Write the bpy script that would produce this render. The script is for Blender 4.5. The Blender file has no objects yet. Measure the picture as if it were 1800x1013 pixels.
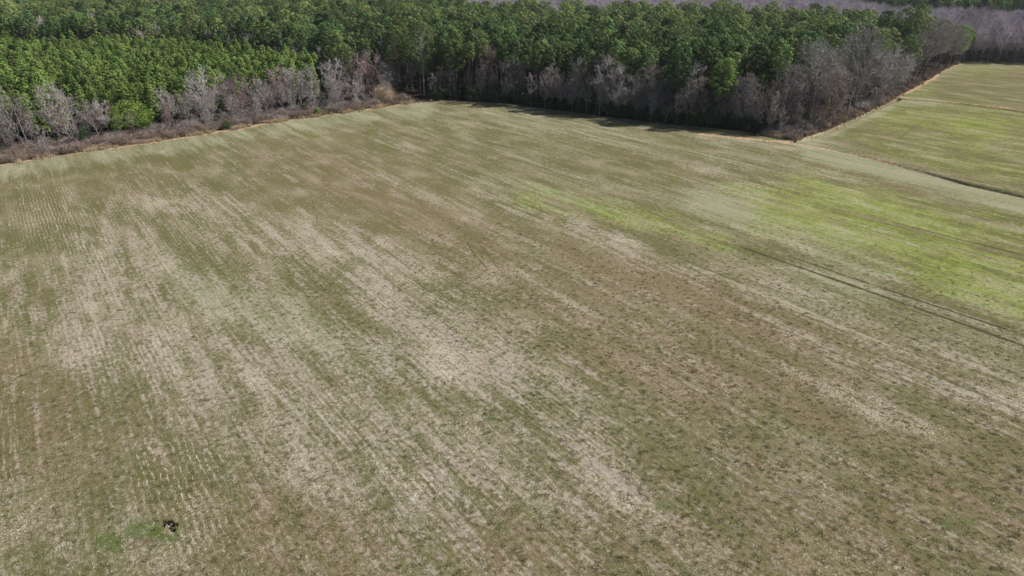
import bpy, math, random
import numpy as np
from mathutils import Vector, Matrix

R = math.radians
scene = bpy.context.scene
col = scene.collection

# ------------------------------------------------------------------ camera
CAM_H = 45.0
PITCH = 23.8
FPX = 1250.0                      # focal length in pixels of the 1800 px wide photograph
cam_d = bpy.data.cameras.new('camera')
cam_d.sensor_width = 36.0
cam_d.lens = 36.0 * FPX / 1800.0
cam_d.clip_start = 0.5
cam_d.clip_end = 20000
cam = bpy.data.objects.new('camera', cam_d)
cam.location = (0, 0, CAM_H)
cam.rotation_euler = (R(90 - PITCH), 0, 0)
col.objects.link(cam)
scene.camera = cam

# ------------------------------------------------------------------ sky, sun, exposure
SUN_EL = 41.0
SUN_AZ = 76.0                     # degrees clockwise from the view direction (+Y)
world = bpy.data.worlds.new('World')
scene.world = world
world.use_nodes = True
wn = world.node_tree
for n in list(wn.nodes):
    wn.nodes.remove(n)
sky = wn.nodes.new('ShaderNodeTexSky')
sky.sky_type = 'NISHITA'
sky.sun_disc = False
sky.sun_elevation = R(SUN_EL)
sky.sun_rotation = R(SUN_AZ)
bg = wn.nodes.new('ShaderNodeBackground')
bg.inputs['Strength'].default_value = 0.05
wo = wn.nodes.new('ShaderNodeOutputWorld')
wn.links.new(sky.outputs[0], bg.inputs[0])
wn.links.new(bg.outputs[0], wo.inputs[0])
sd = bpy.data.lights.new('sun', 'SUN')
sd.energy = 4.9
sd.angle = R(0.5)
sd.color = (1.0, 0.955, 0.91)
so = bpy.data.objects.new('sun', sd)
sdir = Vector((math.sin(R(SUN_AZ)) * math.cos(R(SUN_EL)), math.cos(R(SUN_AZ)) * math.cos(R(SUN_EL)), math.sin(R(SUN_EL))))
so.rotation_euler = sdir.to_track_quat('Z', 'Y').to_euler()
so.location = (0, 0, 200)
col.objects.link(so)
scene.view_settings.view_transform = 'Standard'
scene.view_settings.look = 'None'
scene.view_settings.exposure = 0.7
scene.view_settings.gamma = 1.0
scene.view_settings.use_curve_mapping = False

# ------------------------------------------------------------------ photo <-> ground
cp, sp = math.cos(R(PITCH)), math.sin(R(PITCH))

def proj(X, Y, Z=0.0):
    """world point -> photograph pixel (1800 x 1013)"""
    dz = Z - CAM_H
    fwd = Y * cp - dz * sp
    up = Y * sp + dz * cp
    fwd = np.maximum(fwd, 1e-3)
    return 900 + FPX * X / fwd, 506.5 - FPX * up / fwd

def at(px, py, Z=0.0):
    """photograph pixel -> world point on the level Z"""
    dx, dy = (px - 900) / FPX, (506.5 - py) / FPX
    vy = cp + dy * sp
    vz = -sp + dy * cp
    t = (Z - CAM_H) / vz
    return dx * t, vy * t

# field edge in the photograph: everything above this line is wooded
EDGE_X = [-900, -300, 0, 60, 150, 250, 390, 500, 620, 700, 745, 800, 880, 1000, 1150, 1300, 1345, 1400,
          1450, 1500, 1550, 1580, 1620, 1660, 1695, 1800, 2100, 3200]
EDGE_Y = [430, 338, 292, 283, 268, 254, 232, 214, 198, 186, 180, 179, 184, 199, 218, 233, 241, 249,
          233, 211, 187, 172, 150, 126, 110, 113, 122, 150]

def edge_y(px):
    return np.interp(px, EDGE_X, EDGE_Y)

def smooth(a, b, x):
    t = np.clip((x - a) / (b - a), 0, 1)
    return t * t * (3 - 2 * t)

def seg_mask(px, py, pts, w, soft=1.0):
    """1 on a polyline of half width w (photo pixels), falling off softly"""
    d = np.full(px.shape, 1e9)
    for (x0, y0), (x1, y1) in zip(pts[:-1], pts[1:]):
        vx, vy = x1 - x0, y1 - y0
        L = vx * vx + vy * vy + 1e-9
        t = np.clip(((px - x0) * vx + (py - y0) * vy) / L, 0, 1)
        d = np.minimum(d, np.hypot(px - x0 - t * vx, (py - y0 - t * vy)))
    return 1 - smooth(w * 0.3, w * (1.3 + soft), d)

def wpoly_dist(X, Y, pts):
    d = np.full(X.shape, 1e9)
    for (x0, y0), (x1, y1) in zip(pts[:-1], pts[1:]):
        vx, vy = x1 - x0, y1 - y0
        L = vx * vx + vy * vy + 1e-9
        t = np.clip(((X - x0) * vx + (Y - y0) * vy) / L, 0, 1)
        d = np.minimum(d, np.hypot(X - x0 - t * vx, Y - y0 - t * vy))
    return d

# ------------------------------------------------------------------ node helpers
class NT:
    def __init__(self, name):
        self.m = bpy.data.materials.new(name)
        self.m.use_nodes = True
        self.t = self.m.node_tree
        for n in list(self.t.nodes):
            self.t.nodes.remove(n)
        self.out = self.t.nodes.new('ShaderNodeOutputMaterial')

    def n(self, typ, **kw):
        n = self.t.nodes.new(typ)
        for k, v in kw.items():
            setattr(n, k, v)
        return n

    def put(self, sock, v):
        if v is None:
            return
        if hasattr(v, 'is_output'):
            self.t.links.new(v, sock)
        elif isinstance(v, (tuple, list)) and sock.type == 'RGBA' and len(v) == 3:
            sock.default_value = (*v, 1)
        else:
            sock.default_value = v

    def math(self, op, a, b=None, c=None, clamp=False):
        n = self.n('ShaderNodeMath', operation=op, use_clamp=clamp)
        self.put(n.inputs[0], a)
        self.put(n.inputs[1], b)
        self.put(n.inputs[2], c)
        return n.outputs[0]

    def add(self, *a):
        r = a[0]
        for b in a[1:]:
            r = self.math('ADD', r, b)
        return r

    def mul(self, a, b):
        return self.math('MULTIPLY', a, b)

    def rng(self, v, a, b, c=0.0, d=1.0, smoothstep=True):
        n = self.n('ShaderNodeMapRange', interpolation_type='SMOOTHSTEP' if smoothstep else 'LINEAR')
        self.put(n.inputs['Value'], v)
        for k, x in (('From Min', a), ('From Max', b), ('To Min', c), ('To Max', d)):
            self.put(n.inputs[k], x)
        return n.outputs[0]

    def mix(self, f, a, b, mode='MIX'):
        n = self.n('ShaderNodeMix', data_type='RGBA', blend_type=mode)
        self.put(n.inputs[0], f)
        self.put(n.inputs[6], a)
        self.put(n.inputs[7], b)
        return n.outputs[2]

    def noise(self, vec, scale, detail=3.0, rough=0.55, dist=0.0):
        n = self.n('ShaderNodeTexNoise')
        self.put(n.inputs['Vector'], vec)
        n.inputs['Scale'].default_value = scale
        n.inputs['Detail'].default_value = detail
        n.inputs['Roughness'].default_value = rough
        n.inputs['Distortion'].default_value = dist
        return n.outputs['Fac']

    def vmul(self, v, s):
        n = self.n('ShaderNodeVectorMath', operation='MULTIPLY')
        self.put(n.inputs[0], v)
        n.inputs[1].default_value = s
        return n.outputs[0]

    def vadd(self, v, s):
        n = self.n('ShaderNodeVectorMath', operation='ADD')
        self.put(n.inputs[0], v)
        n.inputs[1].default_value = s
        return n.outputs[0]

    def bsdf(self, colour, rough=0.9, normal=None, spec=0.15, translucent=None, alpha=None):
        b = self.n('ShaderNodeBsdfPrincipled')
        self.put(b.inputs['Base Color'], colour)
        b.inputs['Roughness'].default_value = rough
        b.inputs['Specular IOR Level'].default_value = spec
        if normal is not None:
            self.put(b.inputs['Normal'], normal)
        if alpha is not None:
            self.put(b.inputs['Alpha'], alpha)
        o = b.outputs[0]
        if translucent:
            tr = self.n('ShaderNodeBsdfTranslucent')
            self.put(tr.inputs['Color'], colour)
            ms = self.n('ShaderNodeMixShader')
            ms.inputs[0].default_value = translucent
            self.t.links.new(o, ms.inputs[1])
            self.t.links.new(tr.outputs[0], ms.inputs[2])
            o = ms.outputs[0]
        self.t.links.new(o, self.out.inputs[0])
        return self.m

def srgb(r, g, b):
    f = lambda c: (c / 255 / 12.92) if c / 255 <= 0.04045 else ((c / 255 + 0.055) / 1.055) ** 2.4
    return (f(r), f(g), f(b))

def sc(c, k):
    return tuple(x * k for x in c)

ROW = 35.0   # rows run 35 degrees left of the view direction

# ------------------------------------------------------------------ ground material
def ground_material():
    t = NT('ground')
    geo = t.n('ShaderNodeNewGeometry').outputs['Position']
    rot = t.n('ShaderNodeVectorRotate', rotation_type='Z_AXIS')
    t.put(rot.inputs['Vector'], geo)
    rot.inputs['Angle'].default_value = R(-ROW)
    P = rot.outputs[0]
    z1 = t.n('ShaderNodeAttribute', attribute_name='zone')
    s1 = t.n('ShaderNodeSeparateColor')
    t.put(s1.inputs[0], z1.outputs['Color'])
    tan, green, brown = s1.outputs[0], s1.outputs[1], s1.outputs[2]
    z2 = t.n('ShaderNodeAttribute', attribute_name='cover')
    s2 = t.n('ShaderNodeSeparateColor')
    t.put(s2.inputs[0], z2.outputs['Color'])
    wood, dry, pale = s2.outputs[0], s2.outputs[1], s2.outputs[2]
    z3 = t.n('ShaderNodeAttribute', attribute_name='marks')
    s3 = t.n('ShaderNodeSeparateColor')
    t.put(s3.inputs[0], z3.outputs['Color'])
    stub, ditch, lush = s3.outputs[0], s3.outputs[1], s3.outputs[2]

    streak = t.noise(t.vmul(P, (0.20, 0.018, 0.2)), 1.0, 5, 0.6, 0.3)
    streak2 = t.noise(t.vmul(t.vadd(P, (31, 77, 0)), (0.75, 0.05, 0.2)), 1.0, 4, 0.6, 0.2)
    med = t.noise(t.vmul(P, (0.30, 0.16, 0.2)), 1.0, 7, 0.66, 0.4)
    med2 = t.noise(t.vmul(t.vadd(P, (400, 90, 0)), (0.16, 0.06, 0.2)), 1.0, 6, 0.6, 0.3)
    thin = t.noise(t.vmul(t.vadd(P, (13, 51, 0)), (1.9, 0.07, 0.2)), 1.0, 5, 0.65, 0.15)
    swath = t.noise(t.vmul(t.vadd(P, (3, 8, 0)), (0.42, 0.006, 0.2)), 1.0, 3, 0.6)
    fine = t.noise(t.vmul(P, (1.5, 1.0, 1)), 1.0, 6, 0.7, 0.3)
    fine2 = t.noise(t.vmul(t.vadd(P, (9, 3, 5)), (2.2, 1.6, 1)), 1.0, 5, 0.7)
    grain = t.noise(t.vmul(P, (7.5, 5.0, 1)), 1.0, 4, 0.75)
    grain2 = t.noise(t.vadd(P, (55, 13, 0)), 4.6, 5, 0.8)

    cen = lambda n, k: t.mul(t.math('SUBTRACT', n, 0.5), k * 1.9)
    # grass
    olive = sc(srgb(128, 121, 90), 0.67)
    olive2 = sc(srgb(108, 107, 70), 0.67)
    brownc = sc(srgb(130, 113, 88), 0.68)
    brightg = sc(srgb(128, 144, 64), 0.80)
    darkg = sc(srgb(102, 104, 62), 0.68)
    palec = sc(srgb(146, 148, 118), 0.78)
    tanc = sc(srgb(172, 161, 148), 0.80)
    tan2 = sc(srgb(150, 138, 120), 0.81)
    c = t.mix(t.rng(t.add(fine, cen(med2, 0.8)), 0.36, 0.66), olive2, olive)
    c = t.mix(t.mul(t.rng(t.add(med, cen(fine2, 0.4), cen(streak2, 0.4)), 0.56, 0.72), 0.5), c, darkg)
    c = t.mix(t.mul(t.rng(t.add(t.mul(brown, 0.7), cen(streak2, 0.8), cen(thin, 0.8), cen(swath, 0.6), cen(fine2, 0.9), 0.13), 0.15, 1.0), 0.9), c, brownc)
    gm = t.rng(t.add(green, cen(med, 1.2), cen(fine, 1.0), cen(streak, 1.1), cen(streak2, 0.8), cen(thin, 0.8), cen(fine2, .7)), 0.15, 1.25)
    gm = t.mul(gm, t.rng(green, 0.0, 0.45))
    c = t.mix(t.mul(gm, 0.95), c, brightg)
    pm = t.rng(t.add(t.mul(pale, 0.85), cen(streak, 0.8), cen(streak2, 0.6), cen(fine, 0.7), 0.08), 0.22, 1.0)
    c = t.mix(t.mul(pm, 0.85), c, palec)
    # straw and bare soil
    tm = t.add(t.mul(tan, 0.95), cen(streak, 0.8), cen(streak2, 0.8), cen(thin, 1.1), cen(swath, 0.6), cen(med, 1.1), cen(fine, 1.2), cen(fine2, 0.9))
    tmask = t.rng(tm, 0.18, 1.12)
    tc = t.mix(t.rng(fine2, 0.35, 0.65), tan2, tanc)
    c = t.mix(t.mul(tmask, 0.92), c, tc)
    # pale flecks of straw, dark and green tufts
    fl = t.rng(t.add(grain2, cen(med2, 0.3), t.mul(tan, 0.08)), 0.58, 0.70)
    c = t.mix(t.mul(fl, 0.55), c, sc(srgb(200, 190, 170), 0.85))
    tu = t.rng(t.add(grain, cen(med, 0.25)), 0.55, 0.68)
    c = t.mix(t.mul(tu, 0.30), c, sc(srgb(88, 84, 54), 0.7))
    # stubble rows
    sx = t.n('ShaderNodeSeparateXYZ')
    t.put(sx.inputs[0], P)
    wob = t.add(sx.outputs[0], cen(t.noise(t.vmul(P, (0.2, 0.35, 1)), 1.0, 2), 0.5))
    saw = t.math('PINGPONG', t.math('DIVIDE', wob, 0.62), 0.5)
    row = t.rng(saw, 0.33, 0.47)
    brk = t.rng(t.add(t.noise(t.vmul(P, (1.2, 0.8, 1)), 1.0, 5, 0.75), cen(fine2, 0.3)), 0.42, 0.66)
    rowm = t.mul(t.mul(row, brk), t.add(t.mul(stub, 0.50), t.mul(tan, 0.16), 0.06))
    c = t.mix(rowm, c, sc(srgb(215, 205, 182), 0.85))
    gap = t.mul(t.rng(saw, 0.16, 0.02), t.mul(t.add(t.mul(stub, 0.4), 0.20), t.rng(med2, 0.35, 0.6)))
    c = t.mix(gap, c, sc(srgb(92, 84, 56), 0.7))
    # lush green patch
    c = t.mix(t.mul(t.rng(t.add(lush, cen(fine, 1.4), cen(fine2, 1.2)), 0.30, 0.9), 0.85), c, sc(srgb(88, 104, 52), 0.72))
    # dry edge grass, woodland floor, ditch soil
    dc = t.mix(t.rng(fine, 0.35, 0.65), sc(srgb(150, 125, 95), 0.8), sc(srgb(190, 165, 135), 0.8))
    c = t.mix(t.rng(t.add(dry, cen(fine, 0.9), cen(med, 0.7)), 0.30, 0.80), c, dc)
    wc = t.mix(t.rng(fine, 0.35, 0.65), (0.022, 0.018, 0.014), (0.05, 0.038, 0.028))  # leaf litter painted darker to deepen the shade inside the wood
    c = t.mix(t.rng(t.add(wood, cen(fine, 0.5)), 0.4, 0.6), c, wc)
    c = t.mix(ditch, c, t.mix(t.rng(fine2, 0.35, 0.65), (0.06, 0.045, 0.032), (0.16, 0.12, 0.085)))
    val = t.rng(t.add(grain, cen(fine, 0.2), cen(grain2, 0.3)), 0.25, 0.75, 0.72, 1.28, smoothstep=False)
    hue = t.noise(t.vmul(t.vadd(P, (210, 44, 0)), (0.22, 0.08, 0.2)), 1.0, 6, 0.7, 0.5)
    c = t.mix(t.mul(t.rng(hue, 0.52, 0.72), 0.24), c, sc(srgb(150, 122, 104), 0.70))
    c = t.mix(t.mul(t.rng(hue, 0.48, 0.28), 0.24), c, sc(srgb(116, 122, 88), 0.72))
    hv = t.n('ShaderNodeHueSaturation')
    t.put(hv.inputs['Color'], c)
    t.put(hv.inputs['Value'], val)
    # relief
    h = t.add(t.mul(grain, 0.55), t.mul(fine, 0.8), t.mul(fl, 0.12), t.mul(rowm, 0.3), t.mul(tmask, -0.15))
    b = t.n('ShaderNodeBump')
    b.inputs['Strength'].default_value = 0.6
    b.inputs['Distance'].default_value = 0.28
    t.put(b.inputs['Height'], h)
    return t.bsdf(hv.outputs[0], 1.0, b.outputs[0], 0.0)

# ------------------------------------------------------------------ ground mesh
TAN = [  # polylines in the photograph, half width, strength
    ([(560, 400), (700, 470), (800, 600), (870, 650)], 26, .5), ([(610, 425), (690, 475)], 12, .4),
    ([(640, 530), (780, 640)], 20, .55), ([(245, 365), (330, 350)], 14, .5), ([(340, 365), (480, 400), (560, 430)], 12, .4),
    ([(140, 470), (170, 560)], 22, .5), ([(0, 500), (30, 590)], 22, .5), ([(110, 590), (200, 640)], 25, .45),
    ([(200, 400), (270, 480)], 18, .4), ([(160, 560), (330, 560), (430, 600)], 40, .3),
    ([(480, 640), (570, 720)], 20, .4), ([(300, 640), (470, 700)], 30, .3), ([(860, 640), (1010, 690), (1085, 750)], 22, .55),
    ([(940, 760), (1060, 840)], 13, .5), ([(1050, 840), (1160, 905)], 14, .5), ([(780, 810), (900, 880), (1010, 985)], 26, .5),
    ([(590, 785), (650, 795)], 32, .5), ([(640, 850), (720, 890)], 20, .35), ([(720, 950), (800, 1013)], 25, .5),
    ([(1010, 395), (1105, 432)], 8, .9), ([(845, 342), (1010, 395)], 10, .35), ([(1105, 432), (1300, 490), (1400, 530)], 13, .4),
    ([(1380, 520), (1600, 590), (1800, 705)], 26, .42), ([(1390, 600), (1500, 640), (1600, 668)], 9, .5),
    ([(1540, 720), (1625, 755)], 12, .6), ([(1560, 650), (1660, 715)], 16, .25), ([(1310, 505), (1450, 530)], 10, .3),
    ([(1700, 690), (1800, 712)], 10, .5), ([(1240, 290), (1340, 325)], 10, .35), ([(1440, 305), (1500, 318)], 6, .5),
    ([(1200, 330), (1330, 345)], 7, .35), ([(1300, 400), (1420, 440)], 10, .35), ([(1700, 540), (1800, 575)], 16, .35),
    ([(960, 225), (1060, 245)], 5, .4), ([(1230, 240), (1400, 256)], 4, .6), ([(1000, 340), (1120, 365)], 6, .15),
    ([(560, 650), (700, 720)], 30, .2), ([(700, 640), (860, 740)], 30, .25), ([(380, 740), (480, 800)], 30, .25),
    ([(240, 720), (300, 800)], 24, .25), ([(200, 890), (235, 920)], 14, .5), ([(1150, 600), (1300, 680)], 20, .1),
    ([(1280, 840), (1400, 880)], 26, .25), ([(1180, 780), (1280, 830)], 16, .3), ([(1760, 255), (1800, 275)], 8, .4),
    ([(600, 280), (680, 320), (760, 350)], 8, .25), ([(340, 310), (420, 350)], 8, .25), ([(1560, 255), (1640, 270)], 6, .25),
    ([(880, 560), (1030, 575)], 8, .3), ([(1000, 540), (1060, 600)], 6, .2), ([(0, 660), (40, 680)], 10, .2),
    ([(250, 960), (420, 1000)], 24, .18), ([(60, 900), (180, 960)], 24, .22), ([(420, 900), (560, 1000)], 30, .12),
]
TANZONE = [(150, 385), (240, 345), (430, 365), (620, 425), (740, 490), (850, 590), (960, 670), (1100, 735), (1210, 815),
           (1150, 910), (1010, 940), (900, 900), (800, 960), (640, 900), (520, 880), (380, 860), (240, 760), (120, 640), (70, 480)]
GREEN = [
    ([(925, 345), (1060, 370), (1200, 395), (1260, 425)], 14, .75), ([(1265, 328), (1350, 350)], 7, .6),
    ([(1330, 378), (1450, 400), (1560, 425), (1700, 480), (1800, 520)], 30, .8), ([(1440, 330), (1600, 360), (1800, 410)], 34, .55),
    ([(1640, 500), (1800, 545)], 12, .5), ([(1600, 250), (1720, 235), (1780, 270)], 26, .22), ([(1690, 222), (1760, 232)], 8, .3),
    ([(1560, 205), (1800, 215)], 12, .2), ([(1690, 120), (1760, 125)], 6, .2), ([(700, 210), (820, 232)], 10, .32),
    ([(520, 236), (560, 242)], 6, .45), ([(20, 330), (120, 318)], 10, .3), ([(1180, 600), (1420, 700)], 14, .22),
    ([(1380, 745), (1470, 750)], 16, .3), ([(1100, 300), (1180, 312)], 5, .4), ([(1460, 480), (1620, 560)], 12, .2),
    ([(1690, 600), (1800, 640)], 8, .4), ([(0, 560), (60, 620)], 14, .3), ([(1640, 900), (1720, 930)], 20, .2),
    ([(880, 235), (1000, 250)], 10, .25), ([(1560, 600), (1750, 660)], 10, .15), ([(1600, 170), (1640, 150)], 5, .25),
    ([(0, 700), (90, 790)], 60, .16),
]
BROWN = [
    ([(480, 300), (700, 380), (900, 480), (1100, 560), (1300, 620), (1500, 680)], 46, .5), ([(600, 290), (860, 420), (1060, 520)], 20, .3),
    ([(880, 310), (1000, 318)], 8, .4), ([(1280, 350), (1480, 390)], 7, .4), ([(60, 340), (300, 330)], 25, .4),
    ([(1230, 720), (1500, 860), (1750, 940)], 90, .3), ([(1450, 300), (1700, 340)], 8, .3), ([(1000, 440), (1240, 520), (1400, 590)], 18, .5),
    ([(1500, 560), (1800, 740)], 20, .3), ([(560, 620), (640, 690)], 16, .3), ([(1000, 660), (1200, 800)], 10, .1), ([(1700, 140), (1800, 150)], 20, .4),
    ([(1700, 430), (1800, 440)], 10, .4), ([(100, 760), (500, 960)], 80, .4), ([(500, 960), (1000, 1000)], 70, .4), ([(1000, 960), (1400, 980), (1780, 900)], 90, .4), ([(20, 640), (120, 760)], 60, .25), ([(1600, 200), (1680, 215)], 8, .3), ([(1740, 230), (1790, 240)], 8, .4),
    ([(960, 600), (1260, 700)], 16, .35), ([(1100, 640), (1300, 720)], 10, .3),
]
PALE = [
    ([(860, 320), (1100, 350), (1300, 370)], 14, .35), ([(1250, 370), (1400, 420), (1550, 480)], 22, .4), ([(860, 270), (1300, 330)], 26, .22),
    ([(0, 303), (250, 264), (500, 224), (745, 188)], 8, .7), ([(745, 192), (880, 200), (1100, 240), (1400, 280)], 12, .45),
    ([(1430, 266), (1560, 300), (1700, 338), (1800, 362)], 9, 1.0), ([(1410, 250), (1480, 225), (1575, 180), (1640, 182)], 5, .8),
    ([(1600, 160), (1690, 116), (1800, 116)], 4, .5), ([(640, 280), (760, 355), (820, 370)], 8, .3), ([(880, 420), (1010, 470)], 10, .3),
    ([(300, 460), (500, 560), (640, 640)], 30, .35), ([(350, 520), (560, 600)], 26, .3), ([(1580, 240), (1640, 275)], 10, .3),
    ([(1400, 620), (1560, 640)], 8, .3), ([(1020, 480), (1200, 560)], 12, .2), ([(1450, 500), (1800, 600)], 30, .3), ([(1240, 460), (1500, 540)], 20, .3),
]
STUB = [
    ([(255, 830), (350, 815)], 20, 1.0), ([(290, 850), (340, 930)], 22, .8), ([(60, 375), (85, 395)], 18, .9), ([(200, 620), (280, 650)], 16, .7),
    ([(0, 700), (20, 880)], 12, .8), ([(330, 900), (420, 960)], 30, .5), ([(560, 735), (620, 780)], 16, .5), ([(690, 780), (765, 845)], 14, .6),
    ([(930, 690), (1080, 790)], 16, .4), ([(100, 350), (130, 400)], 12, .7), ([(150, 440), (180, 470)], 12, .5), ([(240, 360), (380, 420)], 20, .3),
    ([(790, 850), (830, 900)], 12, .5), ([(1180, 640), (1300, 720)], 14, .4), ([(560, 660), (640, 700)], 12, .4), ([(580, 430), (700, 500)], 20, .2),
]
LUSH = [([(238, 930), (300, 936)], 9, 1.0), ([(180, 950), (205, 955)], 10, .9), ([(1665, 918), (1700, 925)], 8, .6), ([(855, 733), (865, 735)], 4, .8),
        ([(880, 927), (885, 929)], 5, .8), ([(1075, 755), (1090, 758)], 5, .6), ([(1160, 888), (1178, 892)], 7, .7)]

def inpoly(px, py, poly):
    r = np.zeros(px.shape, bool)
    n = len(poly)
    for i in range(n):
        x0, y0 = poly[i]
        x1, y1 = poly[(i + 1) % n]
        c = ((y0 > py) != (y1 > py)) & (px < (x1 - x0) * (py - y0) / (y1 - y0 + 1e-12) + x0)
        r ^= c
    return r

def poly_soft(px, py, poly, soft):
    """smooth membership of a polygon"""
    ins = inpoly(px, py, poly)
    d = np.full(px.shape, 1e9)
    n = len(poly)
    for i in range(n):
        x0, y0 = poly[i]
        x1, y1 = poly[(i + 1) % n]
        vx, vy = x1 - x0, y1 - y0
        t = np.clip(((px - x0) * vx + (py - y0) * vy) / (vx * vx + vy * vy), 0, 1)
        d = np.minimum(d, np.hypot(px - x0 - t * vx, py - y0 - t * vy))
    s = np.where(ins, d, -d)
    return smooth(-soft, soft, s)

def layers(px, py):
    def acc(lst):
        v = np.zeros(px.shape)
        for pts, w, s in lst:
            v += s * seg_mask(px, py, pts, w, 2.2)
        return np.clip(v, 0, 1)
    right = smooth(0, 30, np.interp(px, [1395, 1440, 1560, 1700, 1800, 2100], [250, 259, 286, 324, 346, 420], left=-999) - py)
    tan = acc(TAN) * 0.52 + 0.21 * poly_soft(px, py, TANZONE, 60) + 0.12 * (1 - right)
    return np.clip(tan, 0, 1), np.clip(acc(GREEN) * 0.80 + 0.27 * right, 0, 1), acc(BROWN), acc(PALE), acc(STUB), acc(LUSH)

DITCHES = [  # (points in the photograph, half width m, depth m)
    ([(1395, 250), (1440, 259), (1500, 271), (1560, 286), (1630, 304), (1700, 324), (1760, 337), (1800, 346), (1900, 368), (2100, 420)], 1.5, 0.85),
    ([(1560, 182), (1581, 174), (1600, 176), (1640, 179), (1680, 182), (1740, 189), (1800, 198), (1900, 212), (2100, 245)], 1.7, 1.0),
    ([(1395, 250), (1440, 238), (1490, 216), (1540, 192), (1578, 173)], 1.6, 1.1),
]
DITCH_W = [([at(*p) for p in pts], w, d) for pts, w, d in DITCHES]
HOLE = at(301, 930)
HOLE2 = at(288, 921)

def ground_height(X, Y):
    z = 0.10 * np.sin(X * 0.021 + 1.3) * np.sin(Y * 0.017 + 0.4)
    for pts, w, d in DITCH_W:
        dd = wpoly_dist(X, Y, pts)
        px, py = proj(X, Y)
        z -= d * (1 - smooth(w * 0.15, w, dd)) * np.where(np.arange(1) == 0, smooth(1380, 1700, px) * 0.75 + 0.25, 1) if w == 1.5 else d * (1 - smooth(w * 0.15, w, dd))
    r = np.hypot((X - HOLE[0]) / (0.46 + .10 * np.sin(7 * Y)), (Y - HOLE[1]) / 0.75)
    z -= 1.5 * (1 - smooth(0.55, 1.0, r))
    r = np.hypot((X - HOLE2[0]) / 0.9, (Y - HOLE2[1]) / 0.5)
    z -= 0.8 * (1 - smooth(0.5, 1.0, r))
    return z

def build_ground():
    rr = [1.0, 10, 20, 28]
    hr = math.hypot(*HOLE)
    while rr[-1] < 2400:
        r = rr[-1]
        s = 0.006
        if 140 < r < 380:
            s = 0.0026
        if abs(r - hr) < 3:
            s = 0.0022
        if r > 700:
            s = 0.02
        rr.append(r * (1 + s))
    rr = np.array(rr)
    ha = math.degrees(math.atan2(HOLE[0], HOLE[1]))
    aa = [-180.0]
    while aa[-1] < 180:
        a = aa[-1]
        s = 6.0
        if -62 < a < 62:
            s = 0.16
        if 19 < a < 42:
            s = 0.085
        if abs(a - ha) < 2.2:
            s = 0.12
        aa.append(min(a + s, 180.0))
    aa = np.radians(np.array(aa))
    RR, AA = np.meshgrid(rr, aa, indexing='ij')
    X = (RR * np.sin(AA)).ravel()
    Y = (RR * np.cos(AA)).ravel()
    px, py = proj(X, Y)
    front = (Y * cp + CAM_H * sp) > 5
    Z = ground_height(X, Y)
    Z = np.where(front, Z, 0)
    nr, na = RR.shape
    i = np.arange(nr - 1)[:, None] * na + np.arange(na - 1)[None, :]
    i = i.ravel()
    F = np.stack([i, i + na, i + na + 1, i + 1], 1)[:, ::-1]
    me = mesh_from('ground', np.stack([X, Y, Z], 1), F, smooth_=True)
    # centre disc lies below the camera, inside the first ring: closed with one face
    tan, green, brown, pale, stub, lush = layers(px, py)
    ey = edge_y(px)
    d = ey - py                                   # >0: above the field edge in the photograph
    scale = np.maximum(py + 45, 8) / 225.0
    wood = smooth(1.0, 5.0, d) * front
    strip = seg_mask(px, py, [(0, 288), (150, 264), (250, 251), (390, 229), (450, 220)], 4, .5) * 0.9
    strip += seg_mask(px, py, [(450, 218), (620, 195), (745, 178), (800, 176)], 3, .5) * 0.6
    strip += seg_mask(px, py, [(1400, 247), (1470, 224), (1545, 186), (1580, 168), (1620, 146), (1690, 110)], 4, .7) * 0.45
    strip += seg_mask(px, py, [(1560, 165), (1600, 155), (1640, 132)], 7, .6) * 0.7
    strip += seg_mask(px, py, [(1230, 236), (1400, 252), (1520, 275), (1650, 309)], 1.6, .8) * 0.8
    strip += seg_mask(px, py, [(1585, 172), (1640, 177), (1800, 194)], 1.8, .6) * 0.5
    dit = np.zeros(px.shape)
    for pts, w, dep in DITCH_W:
        dit = np.maximum(dit, 1 - smooth(w * 0.3, w * 0.9, wpoly_dist(X, Y, pts)))
    dit *= smooth(1560, 1700, px) * 0.7 * (py > 240) + (py <= 240) * 0.55
    dit = np.where(front, dit, 0)
    rh = np.hypot((X - HOLE[0]) / 0.68, (Y - HOLE[1]) / 1.0)
    dit = np.maximum(dit, 1 - smooth(0.6, 0.9, rh))
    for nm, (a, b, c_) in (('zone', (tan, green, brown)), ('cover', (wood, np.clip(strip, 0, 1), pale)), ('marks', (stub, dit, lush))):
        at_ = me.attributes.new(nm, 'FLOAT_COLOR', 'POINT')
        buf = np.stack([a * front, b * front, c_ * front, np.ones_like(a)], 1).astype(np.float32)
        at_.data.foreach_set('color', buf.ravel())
    me.materials.append(ground_material())
    o = bpy.data.objects.new('ground', me)
    o['kind'] = 'structure'
    col.objects.link(o)
    return o

def mesh_from(name, V, F, smooth_=False, mat_index=None):
    me = bpy.data.meshes.new(name)
    V = np.asarray(V, np.float32)
    F = np.asarray(F, np.int32)
    k = F.shape[1]
    me.vertices.add(len(V))
    me.vertices.foreach_set('co', V.ravel())
    me.loops.add(F.size)
    me.loops.foreach_set('vertex_index', F.ravel())
    me.polygons.add(len(F))
    me.polygons.foreach_set('loop_start', np.arange(len(F), dtype=np.int32) * k)
    me.polygons.foreach_set('loop_total', np.full(len(F), k, np.int32))
    if smooth_:
        me.polygons.foreach_set('use_smooth', np.ones(len(F), bool))
    if mat_index is not None:
        me.polygons.foreach_set('material_index', np.asarray(mat_index, np.int32))
    me.update(calc_edges=True)
    return me

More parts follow.
